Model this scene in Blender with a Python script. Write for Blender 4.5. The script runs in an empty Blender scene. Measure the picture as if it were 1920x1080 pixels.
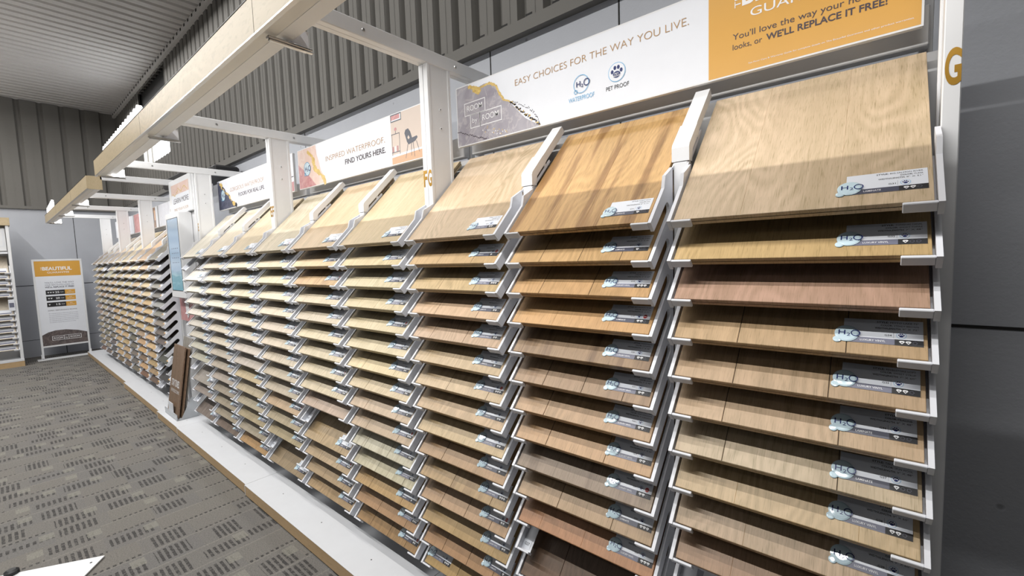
import bpy, bmesh, math, random
from mathutils import Vector, Matrix, Euler
S = bpy.context.scene
COL = S.collection
PI = math.pi
ZO = 1.70                                     # eye-relative heights -> floor = 0

def s2l(v):
    v /= 255.0
    return v / 12.92 if v <= .04045 else ((v + .055) / 1.055) ** 2.4
def rgb(r, g, b): return (s2l(r), s2l(g), s2l(b), 1.0)

# ------------------------------------------------------------------ camera
yaw, pit, rol, F = -0.69979, -0.07681, -0.03449, 824.5
fw = Vector((math.sin(yaw)*math.cos(pit), math.cos(yaw)*math.cos(pit), math.sin(pit)))
rt = Vector((math.cos(yaw), -math.sin(yaw), 0)); up = rt.cross(fw)
r2 = rt*math.cos(rol) + up*math.sin(rol); u2 = -rt*math.sin(rol) + up*math.cos(rol)
cam = bpy.data.objects.new('camera', bpy.data.cameras.new('camera')); COL.objects.link(cam)
m = Matrix((r2, u2, -fw)).transposed().to_4x4(); m.translation = Vector((-.10488, -1.25175, -.00965+ZO))
cam.matrix_world = m
cam.data.sensor_width = 36; cam.data.lens = F/1920*36; cam.data.clip_start = .02
S.camera = cam

# ------------------------------------------------------------------ world, lights, exposure
W = bpy.data.worlds.new('world'); S.world = W; W.use_nodes = True
W.node_tree.nodes['Background'].inputs[0].default_value = (.85, .90, 1.0, 1)
W.node_tree.nodes['Background'].inputs[1].default_value = .03
S.view_settings.view_transform = 'Standard'; S.view_settings.look = 'None'
S.view_settings.gamma = 1; S.view_settings.use_curve_mapping = False
S.view_settings.exposure = -0.06
def area(name, loc, target, sx, sy, watt, col=(1, .97, .93), spread=PI):
    l = bpy.data.lights.new(name, 'AREA'); l.shape = 'RECTANGLE'; l.size = sx; l.size_y = sy
    l.energy = watt; l.color = col; l.spread = spread
    o = bpy.data.objects.new(name, l); COL.objects.link(o); o.location = loc
    d = Vector(target) - Vector(loc)
    z = -d.normalized(); x = Vector((1, 0, 0)); y = z.cross(x).normalized(); x = y.cross(z)
    o.rotation_euler = Matrix((x, y, z)).transposed().to_euler()
    return o
# the shop's ceiling lamps: four parallel fluorescent rows 2.5 m apart, running along the racks
area('ceiling_row_light', (-6.3, .44, 4.74), (-6.3, .44, 0), 10.8, .06, 70, (1, .985, .97))
area('ceiling_row_light', (-5.9, -2.22, 4.74), (-5.9, -2.22, 0), 11.8, .05, 425, (1, .985, .955))
area('ceiling_row_light', (-6.6, -4.60, 4.74), (-6.6, -4.60, 0), 11.8, .09, 30, (.96, .98, 1))
area('ceiling_row_light', (-6.6, -7.10, 4.74), (-6.6, -7.10, 0), 11.8, .09, 18, (.96, .98, 1))
for y_, w_ in ((-2.2, 34), (-4.6, 46)):                      # added upward fill lights, there only to brighten the far roof deck
    area('ceiling_fill_light', (-9.4, y_, 4.2), (-9.4, y_, 5), 6.4, .3, w_, (1, .98, .96))
# LED strips under the two canopy beams
area('canopy_strip_light', (-2.62, -.44, 2.475), (-2.62, .02, 1.3), 5.46, .02, 31)
area('canopy_strip_light', (-8.75, -.42, 2.475), (-8.75, .02, 1.3), 4.7, .02, 15)

# ------------------------------------------------------------------ node helpers
class NT:
    def __init__(s, name):
        s.m = bpy.data.materials.new(name); s.m.use_nodes = True
        s.t = s.m.node_tree; s.b = s.t.nodes['Principled BSDF']
    def n(s, typ, ins=None, **kw):
        nd = s.t.nodes.new('ShaderNode' + typ)
        for k, v in kw.items(): setattr(nd, k, v)
        for k, v in (ins or {}).items(): s.put(nd.inputs[k], v)
        return nd
    def put(s, sock, v):
        if isinstance(v, bpy.types.NodeSocket): s.t.links.new(v, sock)
        else: sock.default_value = v
    def M(s, op, a, b=0.0, c=0.0):
        nd = s.n('Math', {0: a, 1: b, 2: c}, operation=op); return nd.outputs[0]
    def V(s, op, a, b=(0, 0, 0)):
        nd = s.n('VectorMath', {0: a, 1: b}, operation=op); return nd.outputs[0]
    def mix(s, f, a, b, blend='MIX'):
        nd = s.n('Mix', data_type='RGBA', blend_type=blend)
        s.put(nd.inputs[0], f); s.put(nd.inputs[6], a); s.put(nd.inputs[7], b); return nd.outputs[2]
    def noise(s, vec, scale, detail=2.0, rough=.5, dist=0.0):
        return s.n('TexNoise', {'Vector': vec, 'Scale': scale, 'Detail': detail, 'Roughness': rough, 'Distortion': dist}).outputs['Fac']
    def mr(s, v, a, b, c, d):
        return s.n('MapRange', {0: v, 1: a, 2: b, 3: c, 4: d}).outputs[0]
    def bump(s, h, st=.3, d=.01):
        s.put(s.b.inputs['Normal'], s.n('Bump', {'Strength': st, 'Distance': d, 'Height': h}).outputs[0])
    def set(s, **kw):
        for k, v in kw.items(): s.put(s.b.inputs[k.replace('_', ' ')], v)
        return s.m
def plain(name, c, rough=.5, metal=0.0, emit=0.0, noise=0.03, **kw):
    k = NT(name); tc = k.n('TexCoord').outputs['Object']
    f = k.noise(tc, 14.0, 3)
    col = k.mix(f, tuple(x*(1-noise) for x in c[:3])+(1,), tuple(min(1, x*(1+noise)) for x in c[:3])+(1,))
    k.set(Base_Color=col, Roughness=rough, Metallic=metal)
    if emit: k.set(Emission_Color=c, Emission_Strength=emit)
    for a, b in kw.items(): k.put(k.b.inputs[a.replace('_', ' ')], b)
    return k.m

white = plain('white_powder_coat', rgb(226, 227, 229), .38)
tray = plain('white_tray_plastic', rgb(224, 226, 232), .42)
cream = plain('warm_white_metal', rgb(222, 220, 214), .42)
plinth_w = plain('white_laminate', rgb(222, 224, 228), .35)
steel = plain('brushed_steel', rgb(190, 190, 190), .3, .9)
black = plain('black_plastic', rgb(24, 24, 26), .5)
darkgap = plain('dark_gap', rgb(30, 29, 28), .8)
bounce_cut = plain('dark_bounce_cut', rgb(58, 50, 44), .85)  # dark face added under each board to cut bounce and deepen the shade
gold = plain('gold_vinyl', rgb(196, 150, 62), .3, .55)
paper = plain('white_print', rgb(226, 230, 238), .35)
paper2 = plain('sign_white_print', rgb(228, 231, 238), .4)
orange = plain('amber_print', rgb(214, 160, 66), .4)
goldtext = plain('tan_ink', rgb(176, 136, 84), .5)
darktext = plain('dark_ink', rgb(62, 50, 58), .5)
inkblack = plain('black_ink', rgb(28, 28, 32), .5)
navy = plain('navy_ink', rgb(26, 44, 104), .35)
sky = plain('light_blue_ink', rgb(120, 180, 220), .35)
drop = plain('droplet_film', rgb(204, 226, 236), .12, Coat_Weight=.6)
dropedge = plain('droplet_rim', rgb(70, 150, 200), .15)
slate = plain('slate_band', rgb(112, 114, 132), .4)
slatedk = plain('dark_slate_band', rgb(76, 78, 94), .4)
redink = plain('red_stamp', rgb(178, 52, 52), .4)
whiteink = plain('white_ink', rgb(238, 238, 240), .4)
acrylic = plain('clear_acrylic', rgb(226, 230, 234), .15, Transmission_Weight=.55, IOR=1.2)
rose = plain('dusty_rose_print', rgb(176, 120, 124), .4, noise=.2)
brownpic = plain('brown_print', rgb(126, 92, 64), .4, noise=.2)
wallpic = plain('beige_room_print', rgb(206, 190, 178), .4)
floorpic = plain('tan_floor_print', rgb(202, 160, 124), .4)
charcoal = plain('charcoal_print', rgb(74, 78, 90), .4)

def wood_mat(name, fixed=None, rough=.42, contrast=1.0, axis=1):
    k = NT(name); tc = k.n('TexCoord').outputs['Object']
    oi = k.n('ObjectInfo')
    att = k.n('Attribute', attribute_name='tone').outputs['Fac']
    seed = k.M('ADD', k.M('MULTIPLY', oi.outputs['Random'], 37.0), k.M('MULTIPLY', att, 11.0))
    off = k.n('CombineXYZ', {0: seed, 1: k.M('MULTIPLY', seed, 1.7), 2: seed}).outputs[0]
    v = k.V('ADD', tc, off)
    def sc(a, b, c): return k.V('MULTIPLY', v, (b, a, c) if axis == 0 else (a, b, c))
    warp = k.noise(sc(4.6, 1.7, 3), 1.0, 1.6, .45)
    rings = k.M('SINE', k.M('MULTIPLY', warp, 130.0))
    ringm = k.mr(k.noise(sc(3, 1.0, 2), 1.0, 1, .5), .42, .62, .15, 1.0)
    fine = k.noise(sc(170, 6, 40), 1.0, 2, .6)
    pore = k.noise(sc(420, 20, 60), 1.0, 1.5, .6)
    pore2 = k.noise(sc(520, 34, 60), 1.0, 1, .5)
    broad = k.noise(sc(12, 1.3, 4), 1.0, 2, .5)
    streak = k.mr(k.noise(sc(20, 1.3, 4), 1.0, 3, .6, .4), .49, .61, 0, 1)
    g = k.M('ADD', k.M('MULTIPLY', k.M('MULTIPLY', rings, ringm), .095*contrast), k.M('MULTIPLY', k.M('SUBTRACT', fine, .5), .28*contrast))
    g = k.M('ADD', g, k.M('MULTIPLY', k.M('SUBTRACT', broad, .5), .34*contrast))
    g = k.M('ADD', g, k.M('MULTIPLY', k.mr(pore, .56, .70, 0, -1), .22*contrast))
    g = k.M('ADD', g, k.M('MULTIPLY', k.mr(pore2, .62, .72, 0, -1), .17*contrast))
    g = k.M('ADD', g, k.M('MULTIPLY', k.M('SUBTRACT', att, .5), .12))
    base = fixed if fixed else oi.outputs['Color']
    bright = k.M('ADD', 1.0, g)
    colr = k.mix(1.0, base, k.n('CombineXYZ', {0: bright, 1: k.M('MULTIPLY', bright, 1.0), 2: k.M('ADD', 1.0, k.M('MULTIPLY', g, 1.25))}).outputs[0], 'MULTIPLY')
    dark = k.mix(1.0, colr, (.42, .33, .25, 1), 'MULTIPLY')
    st = k.M('MULTIPLY', streak, k.M('SUBTRACT', 1.0, oi.outputs['Alpha'])) if not fixed else .0
    colr = k.mix(st, colr, dark)
    vor = k.n('TexVoronoi', {'Vector': sc(3.2, 2.2, 1), 'Scale': 1.0}).outputs['Distance']
    colr = k.mix(k.mr(vor, .0, .075, .75, 0), colr, k.mix(1.0, colr, (.40, .30, .22, 1), 'MULTIPLY'))
    k.bump(k.M('ADD', fine, k.M('MULTIPLY', pore, .6)), .12, .002)
    return k.set(Base_Color=colr, Roughness=rough)
wood = wood_mat('wood_look_plank')
veneer = wood_mat('pale_oak_veneer', rgb(186, 168, 136), .42, .5, axis=0)
edgeply = wood_mat('tan_edge_banding', rgb(188, 160, 122), .45, .4, axis=0)
showplank = wood_mat('walnut_brown_plank', rgb(128, 104, 84), .45, 1.3)

def marble_mat(name, c1, c2, c3, scale=3.0):
    k = NT(name); tc = k.n('TexCoord').outputs['Object']
    n1 = k.noise(tc, scale, 5, .6, 1.4)
    n2 = k.noise(tc, scale*1.5, 4, .6, 1.6)
    vein = k.M('ABSOLUTE', k.M('SUBTRACT', n2, .5))
    c = k.mix(k.mr(n1, .3, .7, 0, 1), c1, c2)
    c = k.mix(k.mr(vein, 0, .03, .4, 0), c, c3)
    return k.set(Base_Color=c, Roughness=.4)
agate = marble_mat('grey_agate_print', rgb(128, 122, 134), rgb(176, 172, 180), rgb(206, 200, 200))
agate_navy = marble_mat('navy_agate_print', rgb(34, 38, 62), rgb(70, 74, 98), rgb(120, 124, 146))
agate_pink = marble_mat('blush_agate_print', rgb(214, 178, 164), rgb(228, 208, 198), rgb(238, 226, 216))
agate_red = marble_mat('rose_agate_print', rgb(176, 104, 110), rgb(208, 160, 158), rgb(226, 190, 186))
goldleaf = marble_mat('gold_leaf_print', rgb(196, 160, 84), rgb(232, 206, 130), rgb(120, 90, 46), 30)
faint = marble_mat('pale_wash_print', rgb(218, 220, 228), rgb(226, 228, 236), rgb(206, 206, 214), 3)
stone = marble_mat('cream_stone_tile', rgb(198, 188, 172), rgb(216, 206, 192), rgb(150, 138, 124), 5)
hills = marble_mat('dark_hill_print', rgb(70, 64, 66), rgb(104, 92, 90), rgb(150, 140, 136), 4)

def concrete():
    k = NT('painted_concrete'); tc = k.n('TexCoord').outputs['Object']
    n = k.noise(tc, 2.2, 5, .6); f = k.noise(tc, 60, 3, .6)
    pit = k.n('TexVoronoi', {'Vector': tc, 'Scale': 3.3}).outputs['Distance']
    pitm = k.mr(pit, .015, .04, 1, 0)
    c = k.mix(n, rgb(180, 183, 190), rgb(192, 195, 202))
    c = k.mix(k.M('MULTIPLY', pitm, .5), c, rgb(96, 97, 102))
    k.bump(k.M('SUBTRACT', k.M('ADD', k.M('MULTIPLY', f, .4), n), k.M('MULTIPLY', pitm, 1.6)), .25, .01)
    return k.set(Base_Color=c, Roughness=.75)
conc = concrete()
def sheet(name, c, rough=.5):
    k = NT(name); tc = k.n('TexCoord').outputs['Object']
    n = k.noise(tc, 1.5, 4, .6); f = k.noise(tc, 25, 3)
    c2 = k.mix(n, tuple(x*.92 for x in c[:3])+(1,), tuple(x*1.06 for x in c[:3])+(1,))
    c2 = k.mix(k.mr(f, .66, .74, 0, .25), c2, tuple(x*.6 for x in c[:3])+(1,))
    return k.set(Base_Color=c2, Roughness=rough, Specular_IOR_Level=.2)
corr = sheet('grey_corrugated_sheet', rgb(120, 118, 114), .8)
ceilm = sheet('light_grey_roof_deck', rgb(206, 203, 200), .5)

def carpet():
    k = NT('patterned_carpet_tile'); g = k.n('NewGeometry').outputs['Position']
    sp = k.n('SeparateXYZ', {0: g}); X, Y = sp.outputs[0], sp.outputs[1]
    wob = k.M('MULTIPLY', k.M('SUBTRACT', k.noise(g, 45, 2), .5), .012)
    X = k.M('ADD', X, wob); Y = k.M('ADD', Y, k.M('MULTIPLY', wob, .7))
    rowh = .20
    ri = k.M('FLOOR', k.M('DIVIDE', X, rowh)); rf = k.M('FRACT', k.M('DIVIDE', X, rowh))
    rr = k.n('TexWhiteNoise', {'W': ri}, noise_dimensions='1D').outputs['Value']
    yy = k.M('ADD', Y, k.M('MULTIPLY', rr, 3.7))
    cw = .26
    ci = k.M('FLOOR', k.M('DIVIDE', yy, cw)); cf = k.M('FRACT', k.M('DIVIDE', yy, cw))
    cv = k.n('CombineXYZ', {0: ri, 1: ci, 2: 0.0}).outputs[0]
    r1 = k.n('TexWhiteNoise', {'Vector': cv}, noise_dimensions='3D').outputs['Value']
    r2_ = k.n('TexWhiteNoise', {'Vector': k.V('ADD', cv, (7.3, 3.1, 5.0))}, noise_dimensions='3D').outputs['Value']
    # hatch bars: short dark dashes lying along X, repeated along Y
    def bars(n, duty): return k.M('LESS_THAN', k.M('FRACT', k.M('MULTIPLY', yy, n)), duty)
    inner = k.M('MULTIPLY', k.M('GREATER_THAN', rf, .16), k.M('LESS_THAN', rf, .93))
    halfsel = k.M('GREATER_THAN', r2_, .5)
    halfband = k.mix(halfsel, k.M('LESS_THAN', rf, .56), k.M('GREATER_THAN', rf, .50))
    r3 = k.n('TexWhiteNoise', {'Vector': k.V('ADD', cv, (1.7, 9.1, 2.0))}, noise_dimensions='3D').outputs['Value']
    lo = k.M('ADD', .08, k.M('MULTIPLY', r2_, .30)); hi = k.M('ADD', .62, k.M('MULTIPLY', r3, .40))
    ext = k.M('MULTIPLY', k.M('GREATER_THAN', rf, lo), k.M('LESS_THAN', rf, hi))
    cut = k.M('MULTIPLY', k.M('GREATER_THAN', cf, k.M('MULTIPLY', r3, .25)), k.M('LESS_THAN', cf, k.M('ADD', .70, k.M('MULTIPLY', r2_, .32))))
    worn = k.mr(k.noise(k.V('MULTIPLY', g, (70, 40, 1)), 1.0, 2, .6), .34, .52, .35, 1)
    hz = k.M('MULTIPLY', k.M('MULTIPLY', k.M('LESS_THAN', r1, .66), ext), cut)
    hatch = k.M('MULTIPLY', k.M('MULTIPLY', hz, bars(36.0, .55)), worn)
    sq = k.M('MULTIPLY', k.M('MULTIPLY', k.M('GREATER_THAN', cf, .74), k.M('GREATER_THAN', r2_, .45)),
             k.M('MULTIPLY', k.M('GREATER_THAN', rf, .14), k.M('LESS_THAN', rf, .56)))
    line = k.M('MULTIPLY', k.M('LESS_THAN', rf, .06), k.M('GREATER_THAN', r3, .35))
    dashed = k.M('MULTIPLY', k.M('MULTIPLY', k.M('MULTIPLY', k.M('GREATER_THAN', rf, .90), k.M('GREATER_THAN', r1, .62)), bars(36.0, .55)), worn)
    pile = k.noise(k.V('MULTIPLY', g, (190, 120, 1)), 1.0, 2, .7)
    big = k.noise(g, 1.3, 2)
    c = k.mix(k.M('MULTIPLY', r1, .9), rgb(106, 105, 103), rgb(114, 111, 104))
    c = k.mix(k.M('MULTIPLY', big, .6), c, rgb(111, 106, 103))
    c = k.mix(k.M('MULTIPLY', line, .55), c, rgb(129, 126, 119))
    c = k.mix(k.M('MAXIMUM', hatch, dashed), c, rgb(60, 58, 57))
    c = k.mix(k.M('MULTIPLY', sq, .65), c, rgb(132, 130, 121))
    c = k.mix(1.0, c, k.n('CombineXYZ', {0: k.mr(pile, .25, .75, .62, 1.32), 1: k.mr(pile, .25, .75, .62, 1.32), 2: k.mr(pile, .25, .75, .62, 1.32)}).outputs[0], 'MULTIPLY')
    k.bump(pile, .5, .006)
    return k.set(Base_Color=c, Roughness=.95)
carpet_m = carpet()

def emis(name, c, st):
    k = NT(name); return k.set(Base_Color=(0, 0, 0, 1), Emission_Color=c, Emission_Strength=st, Roughness=.5)
ledface = emis('lit_led_face', (1, .98, .95, 1), 9.0)
daylight = emis('bright_daylight_panel', (.93, .97, 1, 1), 5.0)
def screen_mat():
    k = NT('lit_screen'); tc = k.n('TexCoord').outputs['Object']
    z = k.n('SeparateXYZ', {0: tc}).outputs[2]
    n = k.noise(k.V('MULTIPLY', tc, (2, 1, 14)), 1.0, 4, .6)
    c = k.mix(k.mr(k.M('ADD', z, k.M('MULTIPLY', k.M('SUBTRACT', n, .5), .12)), .24, .30, 0, 1), rgb(96, 156, 172), rgb(160, 184, 206))
    c = k.mix(k.M('MULTIPLY', k.mr(n, .5, .75, 0, 1), k.M('LESS_THAN', z, .30)), c, rgb(176, 210, 216))
    return k.set(Base_Color=(.02, .02, .03, 1), Emission_Color=c, Emission_Strength=.85, Roughness=.15)
screenm = screen_mat()

# ------------------------------------------------------------------ mesh builder
OFF = {}
class MB:
    def __init__(s): s.v = []; s.f = []; s.mi = []; s.mats = []; s.tone = []
    def mat(s, m):
        if m not in s.mats: s.mats.append(m)
        return s.mats.index(m)
    def face(s, pts, m, tone=.5):
        b = len(s.v); s.v += [tuple(p) for p in pts]; s.f.append(list(range(b, b+len(pts)))); s.mi.append(s.mat(m)); s.tone.append(tone)
    def solid(s, vs, fs, m, tone=.5):
        b = len(s.v); s.v += [tuple(p) for p in vs]; i = s.mat(m)
        for f in fs: s.f.append([b+q for q in f]); s.mi.append(i); s.tone.append(tone)
    def hexa(s, p, m, tone=.5):       # 8 corners: bottom 0-3 ccw, top 4-7
        s.solid(p, [(3, 2, 1, 0), (4, 5, 6, 7), (0, 1, 5, 4), (1, 2, 6, 5), (2, 3, 7, 6), (3, 0, 4, 7)], m, tone)
    def box(s, x0, x1, y0, y1, z0, z1, m, c=0.0, tone=.5, fn=None):
        if x0 > x1: x0, x1 = x1, x0
        if y0 > y1: y0, y1 = y1, y0
        if z0 > z1: z0, z1 = z1, z0
        f = fn or (lambda x, y, z: (x, y, z))
        if c <= 0:
            s.hexa([f(*q) for q in [(x0, y0, z0), (x1, y0, z0), (x1, y1, z0), (x0, y1, z0), (x0, y0, z1), (x1, y0, z1), (x1, y1, z1), (x0, y1, z1)]], m, tone); return
        c = min(c, (x1-x0)*.45, (y1-y0)*.45, (z1-z0)*.45)
        vs = []; 
        for (X0, X1, Y0, Y1, Z) in ((x0+c, x1-c, y0+c, y1-c, z0), (x0, x1, y0, y1, z0+c), (x0, x1, y0, y1, z1-c), (x0+c, x1-c, y0+c, y1-c, z1)):
            k = c if Z in (z0+c, z1-c) else 0
            if k:
                ring = [(X0+c, Y0, Z), (X1-c, Y0, Z), (X1, Y0+c, Z), (X1, Y1-c, Z), (X1-c, Y1, Z), (X0+c, Y1, Z), (X0, Y1-c, Z), (X0, Y0+c, Z)]
            else:
                e = c*.3
                ring = [(X0+e, Y0, Z), (X1-e, Y0, Z), (X1, Y0+e, Z), (X1, Y1-e, Z), (X1-e, Y1, Z), (X0+e, Y1, Z), (X0, Y1-e, Z), (X0, Y0+e, Z)]
            vs += [f(*q) for q in ring]
        fs = [list(range(7, -1, -1)), list(range(24, 32))]
        for r in range(3):
            for i in range(8):
                j = (i+1) % 8; fs.append((r*8+i, r*8+j, r*8+8+j, r*8+8+i))
        s.solid(vs, fs, m, tone)
    def prism(s, poly, a0, a1, m, axis='x', fn=None):   # polygon in the two other axes, extruded along axis
        def P(q, a):
            p = {'x': (a, q[0], q[1]), 'y': (q[0], a, q[1]), 'z': (q[0], q[1], a)}[axis]
            return fn(*p) if fn else p
        n = len(poly); vs = [P(q, a0) for q in poly] + [P(q, a1) for q in poly]
        fs = [list(range(n-1, -1, -1)), list(range(n, 2*n))] + [(i, (i+1) % n, n+(i+1) % n, n+i) for i in range(n)]
        s.solid(vs, fs, m)
    def cyl(s, p0, p1, r0, r1, m, n=20):
        p0, p1 = Vector(p0), Vector(p1); d = (p1-p0).normalized()
        a = d.orthogonal().normalized(); b = d.cross(a)
        vs = [p0+(a*math.cos(2*PI*i/n)+b*math.sin(2*PI*i/n))*r0 for i in range(n)] + [p1+(a*math.cos(2*PI*i/n)+b*math.sin(2*PI*i/n))*r1 for i in range(n)]
        fs = [list(range(n-1, -1, -1)), list(range(n, 2*n))] + [(i, (i+1) % n, n+(i+1) % n, n+i) for i in range(n)]
        s.solid(vs, fs, m)
    def flat(s, pts2, mp, m): s.face([mp(*p) for p in pts2], m)
    def disc(s, cx, cy, rx, ry, mp, m, n=28): s.flat([(cx+rx*math.cos(2*PI*i/n), cy+ry*math.sin(2*PI*i/n)) for i in range(n)], mp, m)
    def ring(s, cx, cy, r, w, mp, m, n=28):
        for i in range(n):
            a, b = 2*PI*i/n, 2*PI*(i+1)/n
            s.flat([(cx+(r-w)*math.cos(a), cy+(r-w)*math.sin(a)), (cx+r*math.cos(a), cy+r*math.sin(a)), (cx+r*math.cos(b), cy+r*math.sin(b)), (cx+(r-w)*math.cos(b), cy+(r-w)*math.sin(b))], mp, m)
    def rect(s, u0, v0, u1, v1, mp, m): s.flat([(u0, v0), (u1, v0), (u1, v1), (u0, v1)], mp, m)
    def frame(s, u0, v0, u1, v1, w, mp, m):
        s.rect(u0, v0, u1, v0+w, mp, m); s.rect(u0, v1-w, u1, v1, mp, m); s.rect(u0, v0+w, u0+w, v1-w, mp, m); s.rect(u1-w, v0+w, u1, v1-w, mp, m)
    def text(s, st, u0, u1, v, cap, mp, m, bold=0.0, rot=False):
        vs, fs, (a, b), H = glyphs(st, bold, 6 if cap > .012 else 2)
        k = cap/H; kx = (u1-u0)/(b-a)
        if rot: q = [mp(u0-y*k, v+(x-a)*kx) for x, y in vs]
        else: q = [mp(u0+(x-a)*kx, v+y*k) for x, y in vs]
        s.solid(q, fs, m)
    def build(s, name, parent=None, off=None, smooth=False):
        o0 = Vector(off) if off is not None else OFF.get(parent, Vector((0, 0, 0)))
        me = bpy.data.meshes.new(name)
        me.from_pydata([(p[0]-o0.x, p[1]-o0.y, p[2]-o0.z) for p in s.v], [], s.f)
        for m_ in s.mats: me.materials.append(m_)
        me.polygons.foreach_set('material_index', s.mi)
        at = me.attributes.new('tone', 'FLOAT', 'FACE'); at.data.foreach_set('value', s.tone)
        if smooth: me.polygons.foreach_set('use_smooth', [True]*len(s.f))
        me.update()
        o = bpy.data.objects.new(name, me); COL.objects.link(o)
        if parent: o.parent = parent; OFF[o] = OFF.get(parent, Vector((0, 0, 0)))
        else: o.location = o0; OFF[o] = o0
        return o
GC = {}
def glyphs(st, bold=0.0, res=2):
    key = (st, bold, res)
    if key not in GC:
        cu = bpy.data.curves.new('t', 'FONT'); cu.body = st; cu.resolution_u = res; cu.offset = bold
        o = bpy.data.objects.new('t', cu); COL.objects.link(o)
        dg = bpy.context.evaluated_depsgraph_get(); e = o.evaluated_get(dg); me = e.to_mesh()
        vs = [(v.co.x, v.co.y) for v in me.vertices]; fs = [list(p.vertices) for p in me.polygons]
        e.to_mesh_clear(); bpy.data.objects.remove(o); bpy.data.curves.remove(cu)
        xs = [v[0] for v in vs]
        GC[key] = (vs, fs, (min(xs), max(xs)), .70)
    return GC[key]
def empty(name, loc, label, cat, group=None, local=False):
    o = bpy.data.objects.new(name, None); COL.objects.link(o); o.location = loc; o.empty_display_size = .1
    OFF[o] = Vector((0, 0, 0)) if local else Vector(loc)
    return tag(o, label, cat, group)
def tag(o, label, cat, group=None):
    o['label'] = label; o['category'] = cat
    if group: o['group'] = group
    return o
def struct(o): o['kind'] = 'structure'; return o
def Z(z): return z+ZO

# ------------------------------------------------------------------ room shell
XW, YW = -12.78, .80
b = MB(); b.box(XW-.3, 3.5, -9.0, YW+.3, -.1, 0, carpet_m); struct(b.build('floor'))
ZT, ZC = 2.965, 4.95
b = MB()
b.box(XW, 3.5, YW, YW+.25, 0, ZT-.02, conc)
for x in (-1.94-.0, -1.10, -4.35, -7.6, -10.9): b.box(x-.004, x+.004, YW-.0015, YW, 1.42, ZT-.02, darkgap)
b.box(XW, 3.5, YW-.003, YW, 1.398, 1.408, darkgap)
ob = struct(b.build('wall_back'))
b = MB()
b.box(XW-.25, XW, -9.0, YW, 0, ZT-.04, conc)
for y in (-.04, -2.9): b.box(XW, XW+.003, y-.004, y+.004, 1.405, ZT-.04, darkgap)
b.box(XW, XW+.003, -.34, -.33, 0, .45, darkgap); b.box(XW, XW+.003, -9.0, YW, .33, .337, darkgap)
b.box(XW, XW+.004, -9.0, YW, 1.396, 1.406, darkgap)
struct(b.build('wall_left'))
def corrugate(name, a0, a1, pitch, depth, fn, m, wide=.62, skip=None):
    b = MB(); x = a0; pts = []
    n = int((a1-a0)/pitch)
    for i in range(n):
        x = a0+i*pitch; w = pitch*wide; s_ = pitch*.09
        pts += [(x, 0), (x+w, 0), (x+w+s_, depth), (x+pitch-s_, depth)]
    pts.append((a1, 0))
    for i in range(len(pts)-1):
        p, q = pts[i], pts[i+1]
        for r in fn(p, q): b.face(r, m)
        if q[1] == 0 and p[1] == 0 and q[0]-p[0] > pitch*.3:     # stiffening crease in the wide flat
            mid = (p[0]+q[0])/2
            for r in fn((mid-.004, -.002), (mid+.004, -.002)): b.face(r, m)
    return struct(b.build(name))
# back wall cladding, with the clerestory opening left out
WX0, WX1, WZ0, WZ1 = -10.6, -8.80, 1.80+ZO, 2.72+ZO
def fb(p, q):
    y = lambda d: YW-.035+d
    rects = [(ZT, ZC)]
    if WX0 < (p[0]+q[0])/2 < WX1: rects = [(ZT, WZ0), (ZC-.12, ZC)]
    return [[(p[0], y(p[1]), z0), (q[0], y(q[1]), z0), (q[0], y(q[1]), z1), (p[0], y(p[1]), z1)] for z0, z1 in rects]
corrugate('wall_back_cladding', XW, 3.5, .177, .05, fb, corr)
def fl(p, q):
    x = lambda d: XW+.03-d
    return [[(x(p[1]), p[0], ZT-.03), (x(q[1]), q[0], ZT-.03), (x(q[1]), q[0], ZC), (x(p[1]), p[0], ZC)]]
corrugate('wall_left_cladding', -9.0, YW, .30, .045, fl, corr, .70)
def fc(p, q):
    z = lambda d: ZC+d
    return [[(p[0], -9.0, z(p[1])), (q[0], -9.0, z(q[1])), (q[0], YW, z(q[1])), (p[0], YW, z(p[1]))]]
corrugate('ceiling', XW-.1, 3.5, .175, .045, fc, ceilm, .60)
b = MB(); b.box(XW-.1, 3.5, -9.0, YW+.3, ZC+.06, ZC+.10, ceilm); struct(b.build('ceiling_slab'))
b = MB()
b.box(XW, 3.5, YW-.05, YW+.01, ZT-.055, ZT+.015, corr)
for i in range(70): x = -12.6+i*.177; b.box(x, x+.045, YW-.0505, YW-.049, ZT+.018, ZT+.028, darkgap)
struct(b.build('trim_1'))
b = MB(); b.box(XW, XW+.045, -9.0, YW, ZT-.085, ZT-.03, corr); struct(b.build('trim_2'))
b = MB()
b.box(XW, 3.5, YW-.075, YW-.02, ZC-.075, ZC, ceilm)
i = 0; x = XW
while x < 1.0:
    b.box(x+.11, x+.15, YW-.08, YW-.074, ZC-.035, ZC-.004, darkgap); x += .175
struct(b.build('trim_3'))
b = MB(); b.box(XW, 3.5, YW+.02, YW+.1, WZ1, ZC, darkgap); b.box(XW, WX0, YW+.02, YW+.1, ZT, WZ1, darkgap); b.box(WX1, 3.5, YW+.02, YW+.1, ZT, WZ1, darkgap); struct(b.build('wall_back_core'))
w = MB(); w.box(WX0, WX1, YW+.03, YW+.05, WZ0, WZ1, daylight); w.build
win = w.build('window_1'); struct(win)
f = MB()
for x0, x1 in ((WX0-.05, WX0+.06), (WX0+.28, WX0+.40), (WX0+.62, WX0+.72)): f.box(x0, x1, YW-.03, YW+.03, WZ0, WZ1+.05, cream, .006)
f.box(WX0, WX1, YW-.02, YW+.03, WZ1-.02, WZ1+.1, cream, .006)
f.build('window_frame', win)

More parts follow.
